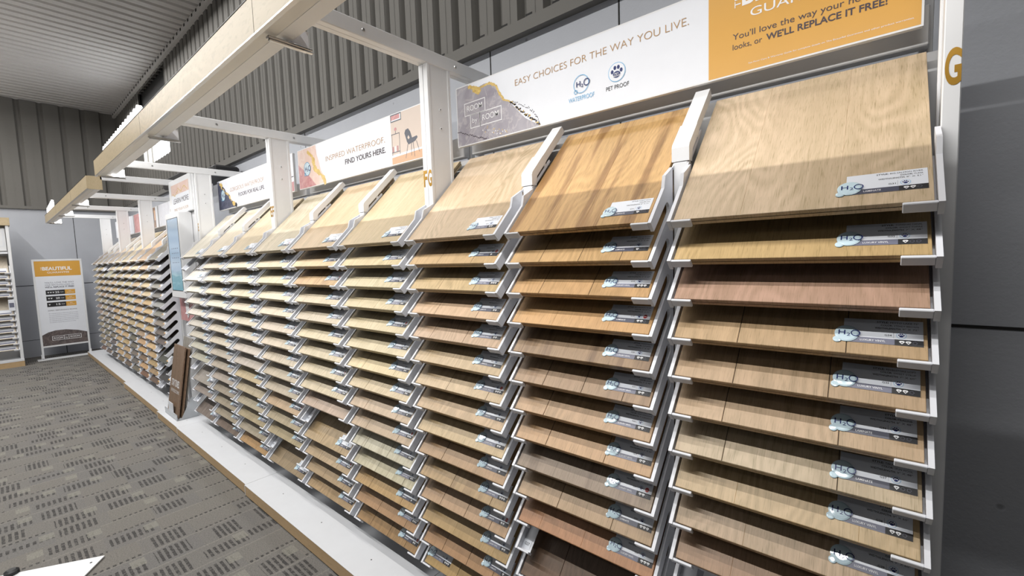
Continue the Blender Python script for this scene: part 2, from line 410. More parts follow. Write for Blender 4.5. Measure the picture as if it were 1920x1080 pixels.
# ------------------------------------------------------------------ sample boards
YF, ZF1, PITCH, NT_ = -.02, Z(.0697), .1094, 15
C45 = math.sqrt(.5)
def ltw(xc, yf, zt):          # board-local (x across, y up the slope, z out of the face) -> rack coordinates
    return lambda x, y, z: (xc+x, yf+(y-z)*C45, zt+(y+z)*C45)
PANEL = {}
def panel_mesh(wd, seams, ln=.595, thick=.011, faint=False):
    key = (wd, tuple(seams), ln, faint)
    if key in PANEL: return PANEL[key]
    b = MB(); xs = [-wd/2]+[s*wd-wd/2 for s in seams]+[wd/2]
    for i in range(len(xs)-1):
        x0, x1 = xs[i], xs[i+1]; t = ((i*37+len(seams)*13) % 10)/10
        gg = .0006 if faint else .0016
        g0 = gg if i > 0 else .0008; g1 = gg if i < len(xs)-2 else .0008
        P = [(x0, 0, -thick), (x1, 0, -thick), (x1, ln, -thick), (x0, ln, -thick), (x0, 0, -g0), (x1, 0, -g1), (x1, ln, -g1), (x0, ln, -g0)]
        b.solid(P, [(3, 2, 1, 0), (0, 1, 5, 4), (1, 2, 6, 5), (2, 3, 7, 6), (3, 0, 4, 7)], wood, t)
        T = [(x0+g0, .0012, 0), (x1-g1, .0012, 0), (x1-g1, ln-.001, 0), (x0+g0, ln-.001, 0)]
        b.solid(P[4:]+T, [(4, 5, 6, 7), (0, 1, 5, 4), (2, 3, 7, 6)], wood, t)
        b.solid(P[4:]+T, [(1, 2, 6, 5), (3, 0, 4, 7)], wood if 0 else wood, t)
        if i > 0 and not faint: b.box(x0-.0012, x0+.0012, .0006, ln-.001, -.0019, -.0009, darkgap)
    o = b.build('tmp'); me = o.data; bpy.data.objects.remove(o); PANEL[key] = me; return me
def backing_mesh(wd, ln=.59):
    key = ('b', wd)
    if key in PANEL: return PANEL[key]
    b = MB(); b.box(-wd/2+.001, wd/2-.001, .001, ln, -.0135, -.011, darkgap); b.box(-wd/2+.0005, wd/2-.0005, .0004, ln, -.0225, -.0135, wood, tone=.8); b.box(-wd/2+.002, wd/2-.002, .004, ln, -.0232, -.0225, bounce_cut)
    o = b.build('tmp'); me = o.data; bpy.data.objects.remove(o); PANEL[key] = me; return me
CW, CH = .137, .0665
def diamonds(b, n, mp, x, y):
    for i in range(3):
        cx = x+i*.0105; mt = whiteink if i < n else slate
        pts = [(cx-.005, y+.002), (cx-.003, y+.0045), (cx+.003, y+.0045), (cx+.005, y+.002), (cx, y-.004)]
        if i < n:
            b.flat(pts, mp, mt); b.flat([(cx-.0022, y+.0012), (cx+.0022, y+.0012), (cx, y-.0018)], lambda u, v: tuple(Vector(mp(u, v))+Vector((0, 0, .0001))), inkblack)
        else:
            b.ring(cx, y+.0005, .0042, .0006, mp, mt, 5)
def paw(b, cx, cy, r, mp, m):
    b.disc(cx, cy-r*.30, r*.52, r*.42, mp, m, 14)
    for dx, dy in ((-.62, .12), (-.24, .55), (.24, .55), (.62, .12)): b.disc(cx+dx*r, cy+dy*r, r*.2, r*.26, mp, m, 10)
CARD = {}
def card_mesh(kind, nd, num, lines, red):
    key = (kind, nd, num, tuple(lines), red)
    if key in CARD: return CARD[key]
    b = MB(); z = lambda h: (lambda u, v: (u, v, h))
    b.box(0, CW, 0, CH, 0, .0006, paper)
    m0 = slate if kind == 'LUXURY VINYL' else slatedk
    b.rect(0, 0, CW*.66, .0155, z(.0008), m0); b.rect(CW*.66, 0, CW, .0155, z(.0008), inkblack)
    b.text(kind, .031, .031+(.044 if len(kind) > 9 else .030), .0055, .0052, z(.001), whiteink, .004)
    diamonds(b, nd, z(.001), CW*.66+.012, .0075)
    for i, (a, c) in enumerate(lines):
        L = (len(a)+len(c)+1)*.00335; y = .0575-i*.0082; k = len(a)/(len(a)+len(c)+1)
        x0 = CW-.007-L
        b.text(a, x0, x0+L*k*1.02, y, .0044, z(.0008), inkblack, .02)
        if c: b.text(c, x0+L*(k+.045), CW-.007, y, .0042, z(.0008), inkblack, 0)
    b.text(num, .0735, .0855, .0225, .0048, z(.0008), inkblack, .012)
    b.rect(.0885, .0185, .0889, .034, z(.0008), slate)
    b.disc(.1015, .026, .0085, .0085, z(.0008), sky, 20); b.disc(.1015, .026, .0077, .0077, z(.0009), paper, 20)
    paw(b, .1015, .026, .0068, z(.001), navy)
    if red: b.disc(.1205, .026, .0062, .0072, z(.0008), redink, 16); b.rect(.1165, .0255, .1245, .0268, z(.001), whiteink)
    o = b.build('tmp'); me = o.data; bpy.data.objects.remove(o); CARD[key] = me; return me
BADGE = None
def badge_mesh():
    global BADGE
    if BADGE: return BADGE
    b = MB(); R = .0225; n = 28
    def dome(cx, cy, r, h, m):
        rings = [(1.0, 0), (1.0, h*.35), (.86, h*.8), (.55, h)]
        vs = [(cx+r*k*math.cos(2*PI*i/n), cy+r*k*math.sin(2*PI*i/n), z) for k, z in rings for i in range(n)]
        for q in range(3):
            mm = dropedge if q < 1 else m
            b.solid(vs, [(q*n+i, q*n+(i+1) % n, (q+1)*n+(i+1) % n, (q+1)*n+i) for i in range(n)], mm)
        b.solid(vs, [list(range(3*n, 4*n))], m)
    dome(0, 0, R, .003, drop); dome(-.0165, -.0175, .0085, .0022, drop)
    z = lambda h: (lambda u, v: (u, v, h))
    b.text('H', -.0150, -.0020, -.0055, .0135, z(.0032), navy, .01)
    b.text('2', .0005, .0072, -.0085, .0085, z(.0032), navy, .01)
    b.ring(.0165, .0008, .0088, .0021, z(.0034), navy, 26)
    o = b.build('tmp'); me = o.data; bpy.data.objects.remove(o); BADGE = me; return me
FARCARD = None
def farcard_mesh():
    global FARCARD
    if FARCARD: return FARCARD
    b = MB(); z = lambda h: (lambda u, v: (u, v, h))
    b.box(0, .115, 0, .075, 0, .0006, paper); b.rect(0, 0, .06, .012, z(.0008), orange)
    for i, wd in enumerate((.05, .04, .06)): b.rect(.108-wd, .062-i*.011, .108, .066-i*.011, z(.0008), inkblack)
    o = b.build('tmp'); me = o.data; bpy.data.objects.remove(o); FARCARD = me; return me
def part_of(parent, name, me, loc=(0, 0, 0), color=None):
    o = bpy.data.objects.new(name, me); COL.objects.link(o); o.parent = parent; o.location = loc
    if color: o.color = color
    return o
ORD = ['', 'first', 'second', 'third', 'fourth', 'fifth', 'sixth', 'seventh', 'eighth', 'ninth', 'tenth', 'eleventh', 'twelfth', 'thirteenth', 'fourteenth', 'bottom']
def hue(c):
    r, g, b_ = c[:3]; lum = .3*r+.59*g+.11*b_; sat = (max(r, g, b_)-min(r, g, b_))/max(r, g, b_)
    if sat < .14: return 'dark charcoal' if lum < 95 else 'mid grey' if lum < 140 else 'silvery grey' if lum < 185 else 'whitewashed'
    if sat < .25: return 'grey brown' if lum < 165 else 'pale sand'
    if lum < 105: return 'dark brown'
    if lum < 142: return 'warm brown'
    if lum < 168: return 'honey tan' if sat > .38 else 'tan'
    return 'light honey' if sat > .36 else 'light beige'
SEAMS = [(.27, .80), (.34, .74), (.30,), (.22, .62), (.40, .85), (.25, .55, .83), (.18, .52), ()]
rnd = random.Random(5)
ALB = .97
def board(xc, yf, zt, wd, col, tier, colname, group, tagside='R', card=None, badge=True, streak=0.0, seams=None, far=False, root=None, notag=False, faint=False):
    o = empty('sample_board', (xc, yf, zt), '', 'floor sample', group, local=True)
    o.rotation_euler = (PI/4, 0, 0)
    if root: o.parent = root
    desc = hue(col)
    o['label'] = '%s wood-look sample board, %s, %s' % (desc, 'bottom tier' if tier == 15 else 'top tier' if tier == 1 else ORD[tier]+' tier from top', colname)
    lm = .3*col[0]+.59*col[1]+.11*col[2]; col = tuple(v*.86+lm*.14 for v in col); c = rgb(*col); c = (min(1, c[0]*ALB), min(1, c[1]*ALB), min(1, c[2]*ALB), 1-streak)
    sm = seams if seams is not None else SEAMS[rnd.randrange(len(SEAMS))]
    part_of(o, 'plank_panel', panel_mesh(wd, sm, faint=faint), color=c)
    part_of(o, 'backing', backing_mesh(wd), color=c)
    if notag: return o
    if far:
        cd = part_of(o, 'info_card', farcard_mesh(), (wd/2-.122, .03, .0002))
    else:
        x = wd/2-CW-.008+rnd.uniform(-.004, .002) if tagside == 'R' else -wd/2+.015
        cd = part_of(o, 'info_card', card, (x, .034+rnd.uniform(-.003, .004), .0002)); cd.rotation_euler = (0, 0, rnd.uniform(-.015, .015))
        bd = part_of(cd, 'water_drop_badge', badge_mesh(), (.006, .022, .0008))
    return o

# ------------------------------------------------------------------ rack modules
def arm_panel(b, x0, x1, inward, m, tiers=15):
    yb = .145; pts = []
    zt = lambda t: ZF1-PITCH*t
    pts.append((yb, zt(0)+(yb-YF)+.009)); pts.append((YF+.105, zt(0)+.125+.016)); pts.append((YF+.095, zt(0)+.095+.008))
    L = lambda t, y, z: (YF+(y-z)*C45, zt(t)+(y+z)*C45)
    for t in range(tiers):
        pts += [L(t, -.010, .0045), L(t, -.010, -.030)]
        if t < tiers-1:
            h = PITCH-.054; r = h/2*C45; yc = .098; zc = zt(t)-.048-h/2+(yc-YF)
            for i in range(9):
                a = math.radians(135-i*22.5); pts.append((yc+r*math.cos(a), zc+r*math.sin(a)))
    t = tiers-1
    pts += [(.05, zt(t)-.048+.07), (.115, zt(t)-.06), (yb, zt(t)-.06)]
    b.prism(pts[::-1], x0, x1, m)
    xi = x1 if inward > 0 else x0
    for t in range(tiers):
        f = ltw(0, YF, zt(t))
        b.box(xi, xi+inward*.054, -.0105, -.003, -.0225, .0030, m, .0015, fn=f)          # lip in front of the board
        b.box(xi, xi+inward*.045, -.003, .175, -.0262, -.0238, m, fn=f)                   # ledge under the board
def post(b, x0, x1, z0, z1, m, y0=.147):
    b.box(x0, x1, y0, y0+.016, z0, z1, m, .002); b.box(x0+.005, x1-.005, y0+.016, y0+.128, z0, z1, m); b.box(x0, x1, y0+.128, y0+.145, z0, z1, m, .002)
    for zz in (Z(.70), Z(.61)):
        for xx, dx in ((x0+.005, -.004), (x1-.005, .004)):
            b.cyl((xx, y0+.075, zz), (xx+dx, y0+.075, zz), .007, .006, m, 10); b.cyl((xx+dx, y0+.075, zz), (xx+dx*1.15, y0+.075, zz), .003, .003, darkgap, 8)
def module(xb, pitch, label, ncol=3, letters=('', ''), rpost=None, loc=None, rotz=0, top=True, group=None, ladder=True, zbase=.0877):
    """xb: right boundary of the module; columns run to the left."""
    width = pitch*ncol
    root = empty('display_rack', (xb, .15, zbase), label, 'display rack', group)
    p0 = rpost if rpost else (xb-.0315, xb-.001)
    ztop = Z(.90)
    for (x0, x1), let in ((p0, letters[0]), ((xb-width+.001, xb-width+.0315), letters[1])):
        b = MB(); post(b, x0, x1, zbase, ztop, white); po = b.build('post', root)
        if let:
            t = MB(); t.text(let, x0+.003, x1-.001, Z(.332), .074, lambda u, v: (u, .1462, v), gold, .03)
            t.build('post_letter', po)
        if top:
            b = MB(); b.box(x0-.001, x1+.001, -.43, .58, Z(.90), Z(.962), white, .003)
            for yy in (-.18, .33):
                for xx, dx in (((x0-.001, -.003),) if (x0, x1) == p0 else ((x1+.001, .003),)): b.cyl((xx, yy, Z(.93)), (xx+dx, yy, Z(.93)), .008, .006, steel, 10)
            b.build('cross_beam', root)
    for k in range(ncol):
        xr = xb-.0205-pitch*k; xl = xb-(pitch-.6)-.5755-pitch*k if False else xr-(pitch-.045)
        b = MB(); arm_panel(b, xr-.010, xr, -1, tray); b.build('slotted_side_panel', root)
        b = MB(); arm_panel(b, xl, xl+.010, 1, tray); b.build('slotted_side_panel', root)
        if k < ncol-1:
            xm = xl-.0215
            b = MB(); b.box(xm-.022, xm+.022, .147, .187, zbase, Z(.257), white, .003)
            b.build('upright', root)
            f = ltw(xm, YF, ZF1); h = .0235
            def sl(ly, lz): q = f(0, ly, lz); return (q[1], q[2])
            b = MB()          # sloped tube, its end sleeve, and the thin rail below the hand slot
            b.prism([(.152, Z(.2575)), sl(.292, .0465), sl(.60, .0465), sl(.60, .0175), sl(.300, .0175), (.172, Z(.2575))], xm-h, xm+h, white)
            b.build('divider_arm', root)
            b = MB(); b.prism([(.146, Z(.2580)), (.146, Z(.300)), sl(.290, .0495), sl(.395, .0495), sl(.395, .0185), sl(.302, .0185), (.176, Z(.2580))], xm-h-.003, xm+h+.003, white)
            b.build('end_sleeve', root)
            b = MB()
            for sx in (-1, 1):
                x_ = sx*(h-.001)
                b.box(x_-.002, x_+.002, .235, .42, -.002, .0085, tray, fn=f); b.box(x_-.002, x_+.002, .372, .388, .0085, .0175, tray, fn=f); b.box(x_-.002, x_+.002, .272, .284, .0085, .0175, tray, fn=f)
            b.build('guide_rail', root)
    b = MB(); b.box(xb-width+.01, xb-.01, .445, .455, zbase, Z(.50), white); b.build('back_panel', root)
    b = MB()
    b.box(xb-width+.03, xb-.03, .425, .47, Z(.515), Z(.62), white, .003)
    b.build('header_rail', root)
    for x in (xb-width+.02, xb-.05):
        b = MB(); b.box(x, x+.03, .4705, .50, Z(.30), Z(.8995), white, .002); b.build('rear_upright', root)
    return root
XG = .0105
COLN_NEAR = ['rightmost column', 'second column from right', 'third column from right', 'column just left of tall FG post', 'middle column of F rack',
             'third column left of FG post', 'column just left of EF post', 'second column left of EF post', 'column beside the touchscreen']
near = [module(XG, .6, 'nearest white slotted sample rack with gold G on its right end post', 3, ('G', 'G'), rpost=(-.010, .0205), group='slotted sample racks'),
        module(XG-1.8, .6, 'white slotted sample rack between gold FG and EF posts', 3, ('F', 'F'), group='slotted sample racks'),
        module(XG-3.6, .6, 'white slotted sample rack of palest boards beside the touchscreen', 3, ('E', 'E'), group='slotted sample racks')]
XFAR, PF = -6.30, .535
far = [module(XFAR-1.605*i, PF, l, 3, group='slotted sample racks') for i, l in enumerate((
        'far white rack with charcoal boards on right, left of the touchscreen', 'middle rack of the far honey-toned row of three', 'last rack of the far row, nearest the corner wall'))]

NEAR = {
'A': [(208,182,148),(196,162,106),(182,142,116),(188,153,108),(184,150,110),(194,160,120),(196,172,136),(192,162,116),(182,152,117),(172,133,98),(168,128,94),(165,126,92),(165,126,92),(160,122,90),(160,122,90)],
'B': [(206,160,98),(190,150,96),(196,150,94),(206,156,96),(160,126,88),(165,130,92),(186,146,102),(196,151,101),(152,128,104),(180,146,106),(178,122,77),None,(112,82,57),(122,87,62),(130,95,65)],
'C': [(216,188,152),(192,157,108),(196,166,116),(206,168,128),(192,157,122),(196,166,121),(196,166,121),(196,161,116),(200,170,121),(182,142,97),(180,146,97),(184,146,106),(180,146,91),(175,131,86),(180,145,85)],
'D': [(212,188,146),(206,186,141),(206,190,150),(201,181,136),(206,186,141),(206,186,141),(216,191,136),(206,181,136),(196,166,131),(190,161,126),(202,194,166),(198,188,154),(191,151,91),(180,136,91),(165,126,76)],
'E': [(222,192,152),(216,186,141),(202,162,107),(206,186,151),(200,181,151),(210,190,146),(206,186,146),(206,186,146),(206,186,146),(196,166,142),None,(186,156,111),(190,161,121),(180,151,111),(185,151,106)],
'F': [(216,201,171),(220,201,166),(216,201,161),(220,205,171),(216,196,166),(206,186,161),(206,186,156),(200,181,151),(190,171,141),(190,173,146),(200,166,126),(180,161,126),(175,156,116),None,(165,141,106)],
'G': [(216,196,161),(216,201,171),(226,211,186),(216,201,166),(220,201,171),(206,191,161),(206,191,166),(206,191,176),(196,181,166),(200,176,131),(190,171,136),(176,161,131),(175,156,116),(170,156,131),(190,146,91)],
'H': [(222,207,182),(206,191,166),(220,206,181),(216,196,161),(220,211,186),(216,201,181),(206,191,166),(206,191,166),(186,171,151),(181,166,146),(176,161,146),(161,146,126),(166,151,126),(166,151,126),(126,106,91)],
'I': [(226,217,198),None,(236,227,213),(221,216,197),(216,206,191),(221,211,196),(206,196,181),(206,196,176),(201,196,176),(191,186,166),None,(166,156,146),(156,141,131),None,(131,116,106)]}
FAINT = {('A',1),('A',8),('A',9),('A',10),('B',1),('B',4),('C',1),('D',1),('D',2),('D',5),('D',6),('E',1),('E',2),('F',1),('G',1),('H',1),('I',1),('B',11),('C',6),('C',13)}
NOTAG = {('A',3),('E',10),('G',8),('G',9),('G',11),('H',6)}
STREAK = {('B',1):.75,('B',5):.6,('B',6):.3,('B',9):.45,('E',3):.5,('D',11):.35,('D',12):.35,('C',11):.3,('B',2):.15,('A',7):.15,('I',15):.5,('H',15):.3}
SE = {('A',1):(.32,.70),('A',2):(),('A',3):(),('A',4):(.31,.74),('A',5):(.29,.68),('A',6):(.24,.72),('A',7):(.24,.72),('A',8):(.30,.80),('A',9):(.34,),('A',10):(.28,),
      ('B',1):(.30,.58),('B',3):(.24,.62),('B',7):(.25,),('B',8):(.26,.7),('C',1):(.36,.72),('C',2):(.36,.75),('C',3):(.36,.76),('C',4):(.30,.78)}
TXT = {('A',1):('LAMINATE',2,'BIG SALMON RIVER','YUMA','8" X 51"'),('A',2):('LUXURY VINYL',1,'TONQUAS CANAL','SMOKY TOPAZ','7" X 48"'),('A',4):('LUXURY VINYL',2,'PEYTO LAKE 72"','STEADY BROWN','9" X 72"'),
       ('A',5):('LUXURY VINYL',2,'REVELSTOKE LOFT','SWEET SYRUP','7" X 60"'),('A',6):('LAMINATE',1,'RIMROCK','PRALINE','8" X 48"'),('A',7):('LAMINATE',1,'TAKAKKAW FALLS','SPUN WOOL','9" X 48"'),
       ('A',8):('LUXURY VINYL',2,'TEAHOUSE','CLARITY','9" X 60"'),('A',9):('LUXURY VINYL',2,'SUNSHINE VILLAGE','SELENE','9" X 60"'),
       ('B',1):('LAMINATE',1,'FOREST EDGE','OAK','8" X 51"'),('B',2):('LAMINATE',1,'CEDAR ISLAND','AMBER','8" X 50"'),('B',3):('LUXURY VINYL',3,'ASPEN MOUNTAIN','BISCOTTI','9" X 60"'),('B',4):('LAMINATE',2,'BIG SALMON RIVER','SEDGETTO','8" X 51"'),
       ('B',5):('LUXURY VINYL',2,'WOODSTREAM','OLD BARN','7" X 48"'),('B',7):('LUXURY VINYL',2,'LAUGHING FALLS','GOAT CHOCOLATE','9" X RANDOM'),('B',8):('LUXURY VINYL',2,'SASKATOON PATH','TRINITY TABLE','9" X 60"'),
       ('B',9):('LUXURY VINYL',2,'CACTUS BLOOM','TANGERINE TREE','9" X RANDOM'),('B',10):('LAMINATE',3,'PARAGON FOREST','UNITED PECAN','8" X 54"'),('B',11):('LUXURY VINYL',3,'SADDLEBACK RIDGE','PECAN','9" X RANDOM')}
GEN = [('LUXURY VINYL',3,'CANYON RIDGE','DUNE','9" X 60"'),('LAMINATE',2,'MAPLE HOLLOW','WHEAT','8" X 51"'),('LUXURY VINYL',2,'STONE CREEK','LINEN','7" X 48"'),('LAMINATE',1,'NORTH BAY','SAND','8" X 50"')]
FIRST = {'A': 31, 'B': 16, 'C': 1}
for ci, cn in enumerate('ABCDEFGHI'):
    xr = XG-.0205-.6*ci; xc = xr-.2775
    for t in range(15):
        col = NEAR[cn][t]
        if col is None: continue
        if cn == 'A' and t > 9: continue                     # below the frame
        if cn == 'B' and t > 13: continue
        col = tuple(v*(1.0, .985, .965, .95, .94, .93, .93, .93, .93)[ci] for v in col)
        kind, nd, a, c_, w_ = TXT.get((cn, t+1), GEN[(t+ci) % 4])
        num = ('G%d' % (FIRST[cn]+t)) if cn in FIRST else ('F%d' % (t+1+(ci-3)*15) if ci < 6 else 'E%d' % (t+1+(ci-6)*15))
        if ci > 2: num = num[0]+'12'                           # far columns: too small to read
        red = (t+ci*2) % 5 == 0 and cn != 'A'
        cm = card_mesh(kind, nd, num, (('STYLE:', a), ('COLOR:', c_), ('WIDTH/LENGTH:', w_)), red)
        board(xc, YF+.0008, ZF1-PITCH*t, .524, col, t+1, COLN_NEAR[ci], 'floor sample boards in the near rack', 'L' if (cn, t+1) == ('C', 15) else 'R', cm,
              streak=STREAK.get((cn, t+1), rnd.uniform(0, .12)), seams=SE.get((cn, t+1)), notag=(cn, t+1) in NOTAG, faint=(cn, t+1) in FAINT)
FARC = {0: [(130,119,106),(152,142,132),(168,163,163),(152,144,134),(132,126,117),(172,172,172),(152,146,139),(150,136,123),(116,103,93),(102,92,82),None,(86,81,76),None,(62,60,62),None]}
def jit(c, a=10): d = rnd.uniform(-a, a); return tuple(int(max(30, min(240, x+d+rnd.uniform(-4, 4)))) for x in c)
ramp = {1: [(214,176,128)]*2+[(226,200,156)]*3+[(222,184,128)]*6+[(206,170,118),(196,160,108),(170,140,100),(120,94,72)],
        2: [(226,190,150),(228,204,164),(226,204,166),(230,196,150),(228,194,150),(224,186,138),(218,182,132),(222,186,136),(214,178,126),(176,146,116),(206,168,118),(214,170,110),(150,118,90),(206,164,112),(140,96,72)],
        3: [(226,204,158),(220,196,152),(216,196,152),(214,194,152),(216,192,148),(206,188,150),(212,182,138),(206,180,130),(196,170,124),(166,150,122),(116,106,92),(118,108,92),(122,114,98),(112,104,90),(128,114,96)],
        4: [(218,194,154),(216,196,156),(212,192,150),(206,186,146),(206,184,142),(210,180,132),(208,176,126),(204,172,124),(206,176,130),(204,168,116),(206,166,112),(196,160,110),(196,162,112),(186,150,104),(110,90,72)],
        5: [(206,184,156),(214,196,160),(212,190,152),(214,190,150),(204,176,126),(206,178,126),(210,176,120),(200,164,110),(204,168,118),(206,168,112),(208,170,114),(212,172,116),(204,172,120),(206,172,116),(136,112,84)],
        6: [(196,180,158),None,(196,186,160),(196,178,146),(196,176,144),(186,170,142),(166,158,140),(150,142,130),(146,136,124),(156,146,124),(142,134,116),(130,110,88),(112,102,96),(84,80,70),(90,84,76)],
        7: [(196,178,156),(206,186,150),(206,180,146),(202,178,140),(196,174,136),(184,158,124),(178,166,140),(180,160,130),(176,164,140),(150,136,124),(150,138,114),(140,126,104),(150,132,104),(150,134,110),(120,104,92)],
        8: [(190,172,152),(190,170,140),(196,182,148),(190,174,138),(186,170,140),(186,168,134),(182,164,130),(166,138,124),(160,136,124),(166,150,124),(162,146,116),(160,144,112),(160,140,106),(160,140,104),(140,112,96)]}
FARC.update(ramp)
CN_F = ['far row, first column beside touchscreen']+['far row, %s column from touchscreen' % ORD[q] for q in range(2, 8)]+['far row, second column from corner', 'far row, column nearest the corner']
for ci in range(9):
    xr = XFAR-.0205-PF*ci; xc = xr-(PF-.045)/2
    for t in range(15):
        col = FARC[ci][t]
        if col is None: continue
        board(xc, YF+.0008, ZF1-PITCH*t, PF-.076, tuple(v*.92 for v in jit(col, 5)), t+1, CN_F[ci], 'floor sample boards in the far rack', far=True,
              streak=rnd.uniform(0, .15), notag=(ci, t+1) in ((0, 3), (0, 6), (6, 3)))
# number tickets left in empty slots
def ticket(xc, t, num, label):
    f = ltw(xc, YF, ZF1-PITCH*t)
    b = MB(); b.box(0, .034, .004, .040, -.0236, -.0228, paper, fn=f)
    b.text(num, .006, .028, .017, .010, lambda u, v: f(u, v, -.0226), inkblack, .01)
    o = b.build('slot_ticket', None, f(.017, .0, -.0238)); tag(o, label, 'number ticket')
ticket(XG-.0205-.6*1-.545+.002, 11, 'G27', 'white G27 ticket in the empty slot, second column from right')
ticket(XG-.0205-.6*4-.545+.002, 10, 'F27', 'small number ticket in empty slot, middle column of F rack')
ticket(XG-.0205-.6*5-.545+.002, 13, 'F15', 'small number ticket in low empty slot, left column of F rack')
ticket(XG-.0205-.6*8-.545+.002, 13, 'E42', 'small number ticket in low empty slot beside the plank stand')

# ------------------------------------------------------------------ plinths
def plinth(x0, x1, y0, label):
    b = MB(); b.box(x0+.0015, x1-.0015, y0+.0, .46, .012, .0845, edgeply); b.box(x0+.02, x1-.02, y0+.03, .45, 0, .012, darkgap)
    root = empty('display_plinth', ((x0+x1)/2, .15, 0), label, 'plinth', 'low plinths under the racks')
    b.build('base', root)
    b = MB(); b.box(x0+.0015, x1-.0015, y0-.001, .462, .0845, .0875, plinth_w, .001)
    for i in range(3): x = x0+(x1-x0)*(.2+.3*i); b.cyl((x, y0+.12, .0875), (x, y0+.12, .0879), .004, .004, darkgap, 8)
    for xx in (x0+.0015, x1-.0075): b.box(xx, xx+.006, y0-.0015, y0+.001, .014, .0845, plinth_w)
    b.build('top', root)
plinth(-1.795, .03, -.178, 'white-topped low plinth under the nearest rack')
plinth(-3.612, -1.795, -.178, 'white-topped low plinth under the rack between FG and EF posts')
plinth(-5.43, -3.612, -.170, 'white-topped low plinth under the palest boards')
plinth(-6.24, -5.43, -.166, 'short white plinth carrying the leaning plank stand')
plinth(-8.2, -6.24, -.150, 'white-topped plinth under the charcoal end of the far racks')
plinth(-11.88, -8.2, -.125, 'farthest white plinth ending beside the floor sign')

# ------------------------------------------------------------------ canopy beams and their lamps
def canopy(x0, x1, y0, y1, label):
    root = empty('canopy_beam', ((x0+x1)/2, y0, Z(.80)), label, 'canopy beam', 'overhead canopy beams')
    b = MB(); b.box(x0, x1, y0, y0+.012, Z(.80), Z(.935), veneer, .001); b.box(x0, x0+.012, y0+.012, y1, Z(.80), Z(.935), veneer); b.box(x1-.012, x1, y0+.012, y1, Z(.80), Z(.935), veneer)
    for q in range(1, int((x1-x0)/1.8)+1):
        xx = x0+q*1.8; b.box(xx-.001, xx+.001, y0-.0004, y0+.001, Z(.80), Z(.935), darkgap)
    b.build('fascia', root)
    b = MB(); b.box(x0+.012, x1-.012, y0+.012, y0+.062, Z(.806), Z(.90), cream); b.box(x0, x1, y0-.0015, y0+.014, Z(.797), Z(.803), steel); b.box(x0, x1, y0-.0015, y0+.012, Z(.933), Z(.9375), black)
    b.build('channel', root)
    b = MB(); b.box(x0+.012, x1-.012, y0+.064, y1, Z(.812), Z(.885), white, .006)
    b.build('track', root)
canopy(-5.43, .9, -.575, -.445, 'long oak-veneered canopy beam over the near racks')
canopy(-11.2, -6.30, -.535, -.415, 'shorter oak-veneered canopy beam over the far racks')
def lamp(x, y0, label, on=True):
    root = empty('strip_lamp', (x, y0, Z(.80)), label, 'lamp', 'small lamps under the canopy beams')
    b = MB(); b.box(x-.011, x+.011, y0+.03, y0+.19, Z(.788), Z(.797), steel, .002); b.box(x-.007, x+.007, y0+.035, y0+.195, Z(.781), Z(.788), steel, .002); b.build('bar', root)
    b = MB(); b.prism([(y0+.10, Z(.797)), (y0+.19, Z(.797)), (y0+.19, Z(.868)), (y0+.165, Z(.868))], x-.045, x-.015, ledface if on else tray); b.build('diffuser', root)
for x, on, l in ((-1.80, False, 'unlit lamp bracket under the canopy beam above FG post'), (-3.60, False, 'lamp bracket under the canopy beam above EF post'), (-5.34, True, 'lit lamp at the left end of the long canopy beam')): lamp(x, -.575, l, on)
for x, l in ((-7.9, 'lit lamp under the far canopy beam, nearest of three'), (-9.5, 'lit lamp under the far canopy beam, middle of three'), (-11.1, 'lit lamp at the left tip of the far canopy beam')): lamp(x, -.535, l)
# bright lamp rows standing on top of the beams
def toprow(x0, x1, y, h0, h1, n, label):
    root = empty('uplight_row', ((x0+x1)/2, y, Z(.935)), label, 'lamp', 'glaring lamp rows on top of the beams')
    b = MB(); b.box(x0, x1, y-.02, y+.05, Z(.9376), Z(.955), black, .003); b.build('rail', root)
    for i in range(n):
        xx = x0+(x1-x0)*(i+.5)/n; h = h0+(h1-h0)*i/(n-1); r = (x1-x0)/n*.46
        b = MB(); prof = []
        for q in range(9): a = PI*q/8; prof.append((xx+r*math.cos(a), Z(.955)+h-r+r*math.sin(a)))
        prof = [(xx+r, Z(.955))]+prof+[(xx-r, Z(.955))]
        b.prism(prof, y-.012, y+.012, ledface, 'y'); b.build('lamp_head', root)
toprow(-5.40, -3.95, -.50, .10, .13, 15, 'row of glaring white lamps on top of the long canopy beam')
toprow(-11.15, -10.2, -.495, .10, .15, 6, 'glaring white lamps on top of the far canopy beam')

